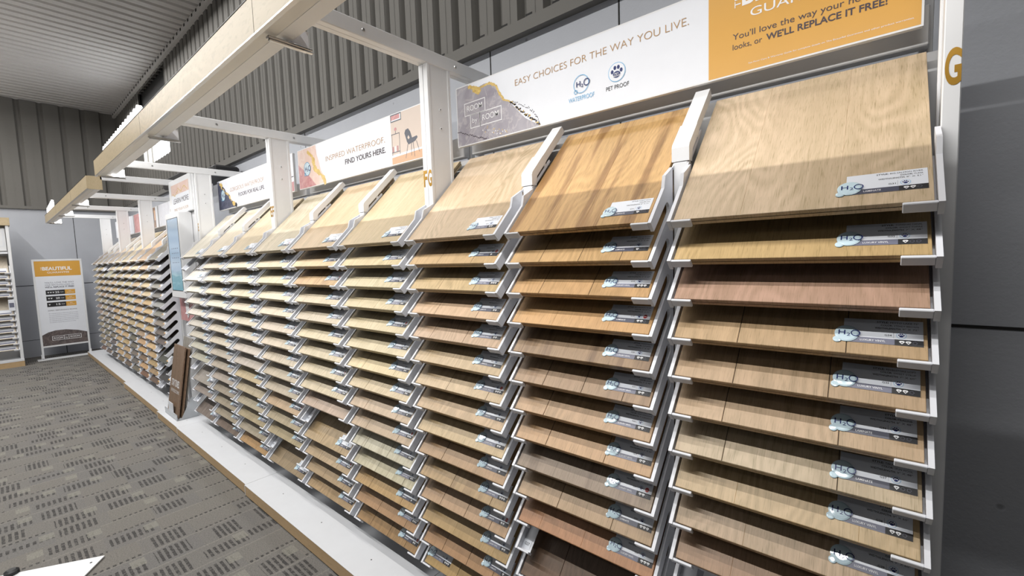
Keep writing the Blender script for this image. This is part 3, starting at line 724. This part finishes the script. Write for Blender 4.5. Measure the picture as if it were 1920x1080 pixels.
# ------------------------------------------------------------------ header signs
def SP(y): return lambda h: (lambda u, v: (u, y-.0006-h*.0005, Z(v)))
def sign_base(x0, x1, z0, z1, label, y=.355):
    root = empty('header_sign', ((x0+x1)/2, y, Z(z0)), label, 'sign', 'header signs above the racks')
    b = MB(); b.box(x0, x1, y, y+.018, Z(z0), Z(z1), white, .002); b.frame(x0, z0, x1, z1, .005, SP(y)(1), white); b.build('panel', root)
    b = MB(); b.rect(x0+.005, z0+.005, x1-.005, z1-.005, SP(y)(0.5), paper2); b.build('print_face', root)
    for xx in (x0+.12, x1-.12):
        b = MB(); b.box(xx-.012, xx+.012, y+.018, .4245, Z(.56), Z(.585), white); b.build('bracket', root)
    return root, SP(y)
def h2o_round(b, L, cx, cz, r, rim, fill=None):
    if fill: b.disc(cx, cz, r, r, L(4), fill); b.disc(cx-r*.72, cz-r*.74, r*.24, r*.27, L(4), fill)
    b.ring(cx, cz, r, r*.07, L(5), rim); b.ring(cx-r*.72, cz-r*.74, r*.24, r*.07, L(5), rim, 16)
    b.text('H', cx-r*.62, cx-r*.08, cz-r*.25, r*.58, L(6), navy, .01); b.text('2', cx-r*.0, cx+r*.28, cz-r*.38, r*.36, L(6), navy, .01)
    b.ring(cx+r*.72, cz+r*.04, r*.40, r*.10, L(6), navy)
# G
root, L = sign_base(-1.785, -.035, .543, .838, 'long white and amber header sign above the nearest rack')
b = MB()
b.flat([(-1.78, .548), (-1.262, .548), (-1.30, .570), (-1.344, .597), (-1.37, .622), (-1.398, .652), (-1.42, .675), (-1.437, .695), (-1.471, .710), (-1.49, .735), (-1.495, .75), (-1.50, .765), (-1.511, .783), (-1.53, .798), (-1.554, .807), (-1.59, .812), (-1.625, .806), (-1.655, .812), (-1.69, .823), (-1.70, .833), (-1.78, .833)], L(1.5), agate)
b.build('agate_art', root)
b = MB(); rr = random.Random(3)
for p, q, wd in (((-1.69, .822), (-1.655, .81), .02), ((-1.655, .805), (-1.62, .785), .034), ((-1.62, .80), (-1.55, .806), .014), ((-1.555, .805), (-1.515, .785), .016), ((-1.512, .782), (-1.494, .742), .014), ((-1.495, .745), (-1.468, .708), .016), ((-1.47, .708), (-1.43, .692), .010)):
    n = 6
    for i in range(n):
        t = i/n; x = p[0]+(q[0]-p[0])*t; z = p[1]+(q[1]-p[1])*t
        b.flat([(x+wd*.6*math.cos(a+rr.uniform(-.3, .3))*rr.uniform(.5, 1), z+wd*.6*math.sin(a)*rr.uniform(.5, 1)) for a in [2*PI*j/7 for j in range(7)]], L(2+i*.02), goldleaf)
for i in range(46):
    t = i/46; x = -1.43+(-1.262+1.43)*t; z = .690+(.548-.690)*t+rr.uniform(-.006, .006)
    b.disc(x, z, rr.uniform(.003, .007), rr.uniform(.002, .005), L(2), darktext if i % 3 else goldleaf, 7)
    b.disc(x+.03*math.sin(t*PI), z+.012*math.sin(t*PI), .002, .002, L(2), darktext, 6)
for i in range(26):
    t = i/26; b.disc(-1.78+.20*t, .62-.07*t+rr.uniform(-.004, .004), .004, .003, L(2), darktext, 6)
    b.disc(-1.60+.16*t+rr.uniform(-.02, .02), .60-.05*t+rr.uniform(-.012, .012), .003, .003, L(2), goldleaf if i % 2 else whiteink, 6)
b.build('gold_edging', root)
b = MB()
b.frame(-1.728, .685, -1.585, .749, .004, L(3), whiteink); b.frame(-1.625, .620, -1.482, .687, .004, L(3), whiteink); b.frame(-1.690, .620, -1.622, .687, .004, L(3), whiteink)
b.text('ROOM', -1.710, -1.604, .706, .027, L(4), whiteink, .004); b.text('ROOM', -1.607, -1.501, .643, .027, L(4), whiteink, .004); b.text('by', -1.676, -1.640, .645, .024, L(4), whiteink)
b.build('logo', root)
b = MB(); b.text('EASY CHOICES FOR THE WAY YOU LIVE.', -1.397, -.627, .750, .028, L(3), goldtext, -.013); b.build('headline', root)
b = MB(); h2o_round(b, L, -1.053, .668, .036, sky); b.text('WATERPROOF', -1.114, -.994, .605, .018, L(3), sky); b.build('waterproof_badge', root)
b = MB(); b.disc(-.896, .670, .036, .036, L(3), sky); b.disc(-.896, .670, .0335, .0335, L(4), paper2); paw(b, -.896, .670, .030, L(5), navy)
b.text('PET', -.905, -.887, .661, .006, L(6), whiteink, .01); b.text('PROOF', -.911, -.881, .653, .006, L(6), whiteink, .01)
b.text('PET PROOF', -.942, -.847, .609, .0155, L(3), inkblack); b.build('pet_badge', root)
b = MB(); b.rect(-.563, .548, -.040, .833, L(1.5), orange); b.build('amber_field', root)
b = MB(); b.text('THE', -.470, 0-.408, .748, .022, L(3), whiteink, 0, True) if False else None
b.text('THE', -.466, -.406, .750, .018, L(3), whiteink, 0, True)
b.text('BEAUTIFUL', -.462, -.130, .752, .050, L(3), whiteink, .03); b.text('GUARANTEE', -.438, -.150, .709, .026, L(3), whiteink, .0)
b.build('lettering', root); b = MB(); b.text("You'll love the way your new floor", -.489, -.078, .653, .0185, L(3), darktext); b.text('looks, or', -.489, -.405, .622, .0175, L(3), darktext)
b.text("WE'LL REPLACE IT FREE!", -.394, -.108, .623, .0185, L(3), darktext, .022)
b.build('body_text', root); b = MB(); b.text('See Floor Care & Warranty Guide for complete details on The Beautiful Guarantee and other product warranties.', -.443, -.053, .567, .0045, L(3), whiteink)
b.build('fine_print', root)
# F
root, L = sign_base(-3.570, -1.855, .541, .836, 'header sign with blush agate and grey chair photo above F rack')
b = MB(); b.flat([(-3.565, .546), (-3.15, .546), (-3.18, .60), (-3.22, .64), (-3.24, .70), (-3.27, .76), (-3.28, .831), (-3.565, .831)], L(1.5), agate_pink)
b.flat([(-3.565, .546), (-3.30, .546), (-3.37, .60), (-3.42, .64), (-3.50, .69), (-3.565, .73)], L(2), agate_red); b.build('agate_art', root)
b = MB()
for i in range(24):
    t = i/23; x = -3.40+.22*t+.02*math.sin(t*9); z = .80-.25*t
    q_ = rr.uniform(.5, 1.3); b.flat([(x+.022*q_*math.cos(a)*rr.uniform(.6, 1.2), z+.020*q_*math.sin(a)*rr.uniform(.6, 1.2)) for a in [2*PI*j/7 for j in range(7)]], L(2.2+.01*i), goldleaf)
b.build('gold_edging', root)
b = MB(); h2o_round(b, L, -3.425, .680, .050, dropedge, drop); b.build('waterproof_badge', root)
b = MB(); b.text('INSPIRED WATERPROOF,', -3.142, -2.421, .690, .036, L(3), goldtext, -.013); b.text('FIND YOURS HERE.', -2.886, -2.417, .630, .033, L(3), darktext, .018); b.build('lettering', root)
b = MB(); b.rect(-2.355, .546, -1.860, .831, L(1.5), wallpic); b.flat([(-2.355, .546), (-1.86, .546), (-1.86, .598), (-2.355, .585)], L(2), floorpic); b.flat([(-2.355, .585), (-1.86, .598), (-1.86, .606), (-2.355, .600)], L(2), paper2)
b.frame(-2.353, .788, -2.25, .831, .006, L(2.5), charcoal); b.rect(-2.347, .794, -2.256, .831, L(2.2), paper2); b.rect(-2.35, .80, -2.265, .831, L(2.4), agate_red)
for z in (.716, .612): b.rect(-2.352, z, -2.272, z+.004, L(2.5), charcoal)
for x in (-2.348, -2.276): b.rect(x, .596, x+.003, .72, L(2.5), charcoal)
b.disc(-2.31, .745, .012, .010, L(2.6), agate_red, 10); b.rect(-2.312, .718, -2.308, .745, L(2.5), charcoal)
for dx in range(3): b.rect(-2.345+dx*.022, .616, -2.333+dx*.022, .648, L(2.6), (rose, paper2, rose)[dx])
b.flat([(-2.225, .705), (-2.215, .722), (-2.190, .726), (-2.172, .705), (-2.158, .668), (-2.115, .672), (-2.108, .662), (-2.13, .645), (-2.19, .636), (-2.205, .652)], L(2.5), charcoal)
b.flat([(-2.200, .676), (-2.19, .688), (-2.178, .672), (-2.19, .664)], L(2.7), wallpic)
for x0, x1, z1 in ((-2.195, -2.222, .563), (-2.165, -2.168, .570), (-2.15, -2.140, .560), (-2.12, -2.095, .580)): b.flat([(x0-.002, .645), (x0+.002, .645), (x1+.0015, z1), (x1-.0015, z1)], L(2.6), charcoal)
b.flat([(-1.99, .69), (-1.93, .70), (-1.93, .64), (-1.99, .64)], L(2.5), charcoal); 
b.build('room_photo', root)
# E
root, L = sign_base(-5.405, -3.655, .541, .838, 'header sign with navy agate and pale table photo above E rack')
b = MB(); b.rect(-5.40, .546, -4.05, .833, L(1.2), faint); b.flat([(-5.40, .546), (-4.915, .546), (-5.00, .60), (-5.10, .65), (-5.16, .70), (-5.20, .745), (-5.28, .79), (-5.345, .82), (-5.36, .833), (-5.40, .833)], L(1.5), agate_navy); b.build('agate_art', root)
b = MB()
for i in range(26):
    t = i/25; x = -5.345+.42*t; z = .81-.26*t+.012*math.sin(t*14)
    q_ = rr.uniform(.35, 1.4); b.flat([(x+.026*q_*math.cos(a)*rr.uniform(.5, 1.2), z+.020*q_*math.sin(a)*rr.uniform(.5, 1.2)) for a in [2*PI*j/7 for j in range(7)]], L(2.2+.01*i), goldleaf if i % 5 else inkblack)
b.build('gold_edging', root)
b = MB(); h2o_round(b, L, -5.255, .685, .055, dropedge, drop); b.build('waterproof_badge', root)
b = MB(); b.text('GORGEOUS WATERPROOF', -5.052, -4.230, .697, .038, L(3), goldtext, -.013); b.text('FLOORS FOR REAL LIFE.', -4.842, -4.226, .632, .034, L(3), darktext, .012); b.build('lettering', root)
b = MB(); b.rect(-4.05, .546, -3.66, .833, L(1.5), faint); b.flat([(-4.05, .546), (-3.66, .546), (-3.66, .62), (-4.05, .60)], L(2), rose)
for x0, z0, x1, z1 in ((-3.79, .72, -3.70, .735), (-3.80, .655, -3.66, .662), (-3.785, .60, -3.78, .72), (-3.72, .58, -3.715, .73)): b.rect(x0, z0, x1, z1, L(2.5), charcoal)
for i in range(4): b.rect(-3.775+i*.02, .56, -3.769+i*.02, .655, L(2.6), whiteink)
b.build('room_photo', root)
# far row signs
for i, (x0, x1, l, mats) in enumerate(((-7.88, -6.33, 'pale printed header sign above the far rack left of the touchscreen', (faint, paper2)), (-9.48, -7.93, 'header sign with red and wood collage in the far row', (agate_red, brownpic)), (-11.08, -9.53, 'last header sign nearest the far corner', (paper2, faint)))):
    root, L = sign_base(x0, x1, .541, .838, l)
    b = MB(); b.rect(x0+.01, .547, x0+.55, .832, L(2), mats[0]); b.rect(x0+.58, .547, x1-.12, .832, L(2), mats[1])
    if i == 1:
        b.rect(x0+.70, .65, x0+.98, .74, L(3), paper2); b.text('RED', x0+.72, x0+.96, .675, .04, L(4), redink, .02); b.rect(x0+.56, .547, x0+.60, .832, L(3), paper2)
        for q in range(4): b.rect(x1-.5+q*.1, .56+.03*q, x1-.42+q*.1, .70+.03*q, L(3), (orange, brownpic, charcoal, floorpic)[q])
    b.build('print_art', root)
    b = MB(); b.text('BEAUTIFUL HARDWOOD' if i == 0 else 'HARDWOOD', x0+.62, x1-.3, .70 if i == 0 else .58, .03, L(5), goldtext); b.build('lettering', root)

# ------------------------------------------------------------------ touchscreen bay between the two rows
root = empty('touchscreen_column', (-5.88, .20, .087), 'tall white column behind the touchscreen between the two rack rows', 'column')
b = MB(); b.box(-6.26, -5.44, .17, .20, .0875, Z(.93), white, .003); b.build('panel', root)
b = MB(); b.box(-5.478, -5.425, .15, .17, .0875, Z(.93), white, .002); b.build('edge_post', root)
root = empty('poster_frame', (-5.88, .135, Z(.56)), 'white framed LEARN MORE poster above the touchscreen', 'framed poster')
b = MB(); X0, X1 = -6.27, -5.47
b.box(X0, X1, .135, .168, Z(.551), Z(.925), white, .004); b.build('frame', root)
Lp = lambda h: (lambda u, v: (u, .1342-h*.0005, Z(v)))
b = MB(); b.rect(X0+.085, .56, X1-.06, .87, Lp(0), agate_pink); b.rect(X0+.085, .56, X1-.06, .76, Lp(.5), paper2); b.build('print', root)
b = MB()
for i in range(16): b.disc(X0+.16+.034*i, .80-.02*math.sin(i*.9)-(.03 if i < 6 else 0), .018, .007, Lp(1), goldleaf, 8)
b.build('gold_edging', root); b = MB(); b.text('LEARN MORE', X0+.15, X1-.09, .665, .055, Lp(2), darktext); b.build('headline', root); b = MB(); b.text('FIND YOUR FLOOR', X0+.16, X1-.12, .585, .03, Lp(2), goldtext); b.build('subline', root)
root = empty('touchscreen', (-5.88, .05, Z(-.36)), 'tall white framed touchscreen with pale blue picture', 'touchscreen')
b = MB(); x0, x1, z0, z1 = -6.15, -5.635, -.355, .548
b.box(x0, x1, .05, .168, Z(z0), Z(z1), white, .006); b.build('housing', root)
b = MB(); b.box(x0+.045, x1-.045, .0485, .050, Z(z0+.075), Z(z1-.055), black); b.build('bezel', root)
b = MB(); b.rect(x0+.065, z0+.082, x1-.05, z1-.062, lambda u, v: (u, .048, Z(v)), screenm)
b.build('screen', root)
b = MB()
for i in range(4):
    for j in range(4): b.rect(x0+.16+j*.07, .02+i*.05, x0+.19+j*.07, .027+i*.05, lambda u, v: (u, .0476, Z(v)), slate)
b.build('screen_icons', root)
root = empty('blush_placard', (-5.88, .14, Z(-.62)), 'blush agate placard with white pointer tag below the touchscreen', 'placard')
b = MB(); b.box(-6.22, -5.60, .13, .168, Z(-.625), Z(-.36), agate_red); b.build('board', root)
b = MB(); b.prism([(-5.98, Z(-.36)), (-5.98, Z(-.53)), (-5.925, Z(-.59)), (-5.87, Z(-.53)), (-5.87, Z(-.36))], .124, .1295, white, 'y'); b.text('TOUCH', -5.96, -5.89, Z(-.44), .022, lambda u, v: (u, .1235, v), slate); b.build('pointer_tag', root)

# plank stand
root = empty('plank_stand', (-5.90, -.02, .0875), 'clear acrylic stand holding leaning planks on the short plinth', 'stand')
b = MB(); b.box(-6.11, -5.64, -.120, .075, .0876, .096, acrylic, .001); b.box(-6.11, -5.64, -.118, -.112, .096, .150, acrylic); b.build('tray', root)
b = MB(); b.box(-5.98, -5.80, -.110, -.106, .096, .24, paper2); b.build('front_card', root)
b = MB(); b.prism([(-.08, .096), (.072, .096), (.072, .30), (.02, .30)], -5.650, -5.642, acrylic); b.build('side_fin', root)
def lean(x0, x1, yb, th, ln, tilt, roll, mat_, label, txt=False, z0=.0995):
    o = empty('sample_plank', (x0, yb, z0), label, 'plank', 'planks leaning in the acrylic stand', local=True)
    o.rotation_euler = (-tilt, roll, 0)
    b = MB(); w_ = x1-x0; n = 3
    for i in range(n):
        b.box(w_*i/n+.0008, w_*(i+1)/n-.0008, 0, th, 0, ln, mat_, .001, tone=i/3)
    b.build('plank_panel', o)
    if txt:
        b = MB(); f = lambda u, v: (u, -.0006, v)
        b.text('STAY TUNED.', .06, w_-.06, .30, .07, f, whiteink, .02); b.text('NEW PRODUCTS COMING', .06, w_-.05, .235, .034, f, whiteink); b.build('lettering', o)
    return o
lean(-6.10, -5.69, -.100, .013, .74, .16, .0, showplank, 'brown plank lettered STAY TUNED leaning in the acrylic stand', True)
lean(-6.05, -5.66, -.070, .013, .72, .16, .0, showplank, 'brown plank directly behind the STAY TUNED plank')
o = lean(-6.02, -5.70, -.040, .012, .82, .16, .0, wood, 'tall grey board rising behind the brown planks in the stand')
for ch in o.children: ch.color = rgb(150, 145, 138)

# black speaker-like boxes on the wall top behind the poster
root = empty('wall_box', (-7.0, .62, Z(1.17)), 'black box mounted on the wall above the touchscreen bay', 'wall box')
b = MB(); b.box(-6.85, -5.95, .50, .765, Z(1.02), Z(1.13), black, .02); b.build('housing', root)
b = MB(); b.box(-8.2, -7.05, .50, .765, Z(1.10), Z(1.24), black, .02); b.build('side_pod', root)

# ------------------------------------------------------------------ floor sign
def FSm(x): return lambda h: (lambda u, v: (x+.0006+h*.0005, u, Z(v)))
root = empty('floor_sign', (-12.2, -.37, 0), 'free-standing white-framed floor sign with amber header by the far wall', 'floor sign')
y0, y1 = -.715, -.040
b = MB()
for ya in (y0, y1-.03): b.box(-12.225, -12.2, ya, ya+.03, .02, Z(.195), white, .003)
b.box(-12.225, -12.2, y0+.03, y1-.03, Z(.165), Z(.195), white); b.box(-12.225, -12.2, y0+.03, y1-.03, Z(-1.475), Z(-1.445), white); b.build('frame', root)
b = MB(); b.box(-12.218, -12.203, y0+.03, y1-.03, Z(-1.445), Z(.165), paper2); b.build('poster', root)
L = FSm(-12.203)
b = MB(); b.rect(y0+.03, -.125, y1-.03, .160, L(1), orange)
b.text('BEAUTIFUL', -.585, -.190, -.012, .062, L(2), whiteink, .03); b.text('GUARANTEE', -.525, -.230, -.072, .034, L(2), whiteink); b.text('THE', -.592, -.5925+.06, -.012, .014, L(2), whiteink, 0, True); b.build('amber_header', root)
b = MB(); b.text("YOU'LL LOVE THE WAY", -.577, -.180, -.265, .030, L(1), slate); b.text('YOUR NEW FLOOR LOOKS, OR', -.577, -.182, -.305, .024, L(1), slate); b.build('headline', root); b = MB(); b.text("WE'LL REPLACE IT FREE!", -.577, -.184, -.350, .030, L(1), slatedk, .02)
b.build('subline', root); b = MB()
for i, (z, n_, k) in enumerate(((-.478, '25', 3), (-.592, '20', 2), (-.710, '15', 1))):
    b.rect(-.574, z, -.318, z+.085, L(1), inkblack); b.rect(-.318, z, -.177, z+.085, L(1), orange)
    for q in range(k): b.flat([(-.555+q*.034, z+.052), (-.527+q*.034, z+.052), (-.541+q*.034, z+.028)], L(2), whiteink)
    b.text(n_, -.450, -.395, z+.026, .036, L(2), whiteink, .01); b.text('YEAR', -.385, -.335, z+.034, .016, L(2), whiteink)
    b.text('NO', -.265, -.230, z+.048, .014, L(2), whiteink); b.text('PRORATION', -.295, -.200, z+.020, .014, L(2), whiteink)
b.build('warranty_rows', root); b = MB()
b.text('EXPERT PERFORMANCE PROMISE', -.57, -.177, -.790, .020, L(1), darktext)
for i in range(6): b.text('Our trained staff will help you choose and care for your new floor.', -.565, -.165-(.04 if i == 5 else 0), -.845-i*.034, .014, L(1), slate)
b.build('body_text', root)
b = MB(); b.flat([(y0+.03, -1.445), (y1-.03, -1.445), (y1-.03, -1.25), (-.20, -1.20), (-.36, -1.165), (-.50, -1.165), (-.60, -1.19), (y0+.03, -1.24)], L(1), hills)
b.frame(-.557, -1.355, -.156, -1.272, .006, L(2), whiteink)
for x in (-.397, -.330): b.rect(x-.003, -1.355, x+.003, -1.272, L(2), whiteink)
b.text('ROOM', -.535, -.415, -1.330, .034, L(3), whiteink, .004); b.text('ROOM', -.310, -.180, -1.330, .034, L(3), whiteink, .004); b.text('by', -.380, -.347, -1.330, .030, L(3), whiteink); b.build('hill_picture', root)
b = MB(); b.box(-12.28, -12.05, -.78, -.03, .002, .010, white, .002); 
for ya in (y0-.006, y1+.0): b.prism([(-12.27, .010), (-12.13, .010), (-12.18, .10), (-12.23, .10)], ya-.004, ya+.002, white, 'y')
b.build('base', root)

# ------------------------------------------------------------------ rack on the far wall (faces +X)
root = empty('tile_rack', (-11.80, -.95, 0), 'white sample rack with oak top strip at the left edge', 'display rack', local=True)
LR = dict(off=(0, 0, 0))
def lrp(name, b): return b.build(name, root)
b = MB(); b.box(-1.62, .0, -.02, .55, 0, .105, edgeply); b.box(-1.62, .0, -.022, .55, .095, .135, plinth_w, .002); lrp('base', b)
for x in (-.042, -1.62):
    b = MB(); b.box(x, x+.040, -.01, .52, .135, 2.49, white, .003); lrp('side_panel', b)
b = MB(); b.box(-1.60, .016, -.03, .50, 2.49, 2.625, veneer, .002); lrp('top_strip', b)
b = MB(); b.box(-1.58, -.04, .30, .32, .135, 2.49, white); lrp('back_panel', b)
b = MB(); b.box(-1.56, -.05, .03, .04, 2.05, 2.44, white, .002); b.frame(-.60, 2.12, -.07, 2.40, .02, lambda u, v: (u, .028, v), plinth_w); b.rect(-.52, 2.18, -.14, 2.33, lambda u, v: (u, .0285, v), slate); lrp('header_panel', b)
b = MB(); b.box(-1.58, -.045, .02, .05, 2.00, 2.035, tray); b.build('header_ledge', root)
zs = [-.031, -.134, -.239, -.349, -.449, None, None, -.791, -.885, -.985, -1.085, -1.190, -1.292, -1.390]
ORDL = ['topmost', 'second', 'third', 'fourth', 'fifth', '', '', 'sixth', 'seventh', 'eighth', 'ninth', 'tenth', 'eleventh', 'bottom']
b = MB()
for i in range(14):
    z = Z(-.031-.1046*i); f = ltw(0, -.02, z)
    b.box(-.052, -.042, -.012, .17, -.03, .006, tray, fn=f); b.box(-1.575, -1.565, -.012, .17, -.03, .006, tray, fn=f); b.box(-.11, -.052, -.012, -.004, -.028, .004, tray, fn=f)
b.build('tray_arms', root)
for i, z in enumerate(zs):
    if z is None: continue
    o = empty('tile_sample', (0, 0, 0), '%s stone tile sample in the rack at the left edge' % ORDL[i], 'tile sample', 'tile samples in the left rack', local=True)
    M_ = Matrix.Translation((-11.80, -.95, 0)) @ Matrix.Rotation(PI/2, 4, 'Z') @ Matrix.Translation((-.33, -.02, Z(-.031-.1046*i))) @ Matrix.Rotation(PI/4, 4, 'X')
    o.matrix_world = M_
    big = i == 0
    b = MB(); b.box(-.27, .27, 0, .42, -.014, 0, stone, .001); b.build('tile', o)
    b = MB(); b.box(.02, .25, .015, .11, .0003, .0012, paper); b.rect(.03, .02, .24, .045, lambda u, v: (u, v, .0014), slate); b.build('info_card', o)
root.rotation_euler = (0, 0, PI/2)
o = MB(); o.box(0, .004, -.075, 0, 0, .20, paper2, .0005); o.rect(-.066, .06, -.01, .14, lambda u, v: (.0046, u, v), slate)
po = o.build('price_card', None, (0, 0, 0)); po.location = (-11.772, -.985, Z(-.70)); tag(po, 'hanging white price card in the gap of the left-edge rack', 'price card')

# ------------------------------------------------------------------ sign foot lying at lower left
root = empty('sign_foot', (-3.62, -1.08, 0), 'pointed white steel foot plate on the carpet at lower left', 'foot plate')
b = MB(); zt = .010
P = [(-3.554, -.944), (-3.557, -1.109), (-3.75, -1.42), (-3.05, -1.42), (-3.409, -1.021)]
P = [(-3.554, -.944), (-3.60, -1.35), (-3.60, -1.9), (-3.28, -1.9)]
P = [(-3.554, -.944), (-3.748, -1.254), (-3.95, -1.58), (-3.70, -1.58), (-3.409, -1.021), (-3.395, -1.035)]
P = [(-3.556, -.944), (-3.95, -1.575), (-3.0, -1.575), (-3.36, -1.085)]
b.prism(P[::-1], .004, .012, white, 'z'); b.cyl((-3.535, -1.005, .0121), (-3.535, -1.005, .0125), .006, .006, darkgap, 12)
b.build('plate', root)
b = MB(); b.cyl((-3.775, -1.30, .0), (-3.775, -1.30, .03), .032, .030, black, 20); b.cyl((-3.775, -1.30, .03), (-3.775, -1.30, .038), .030, .018, black, 20); b.build('levelling_knob', root)
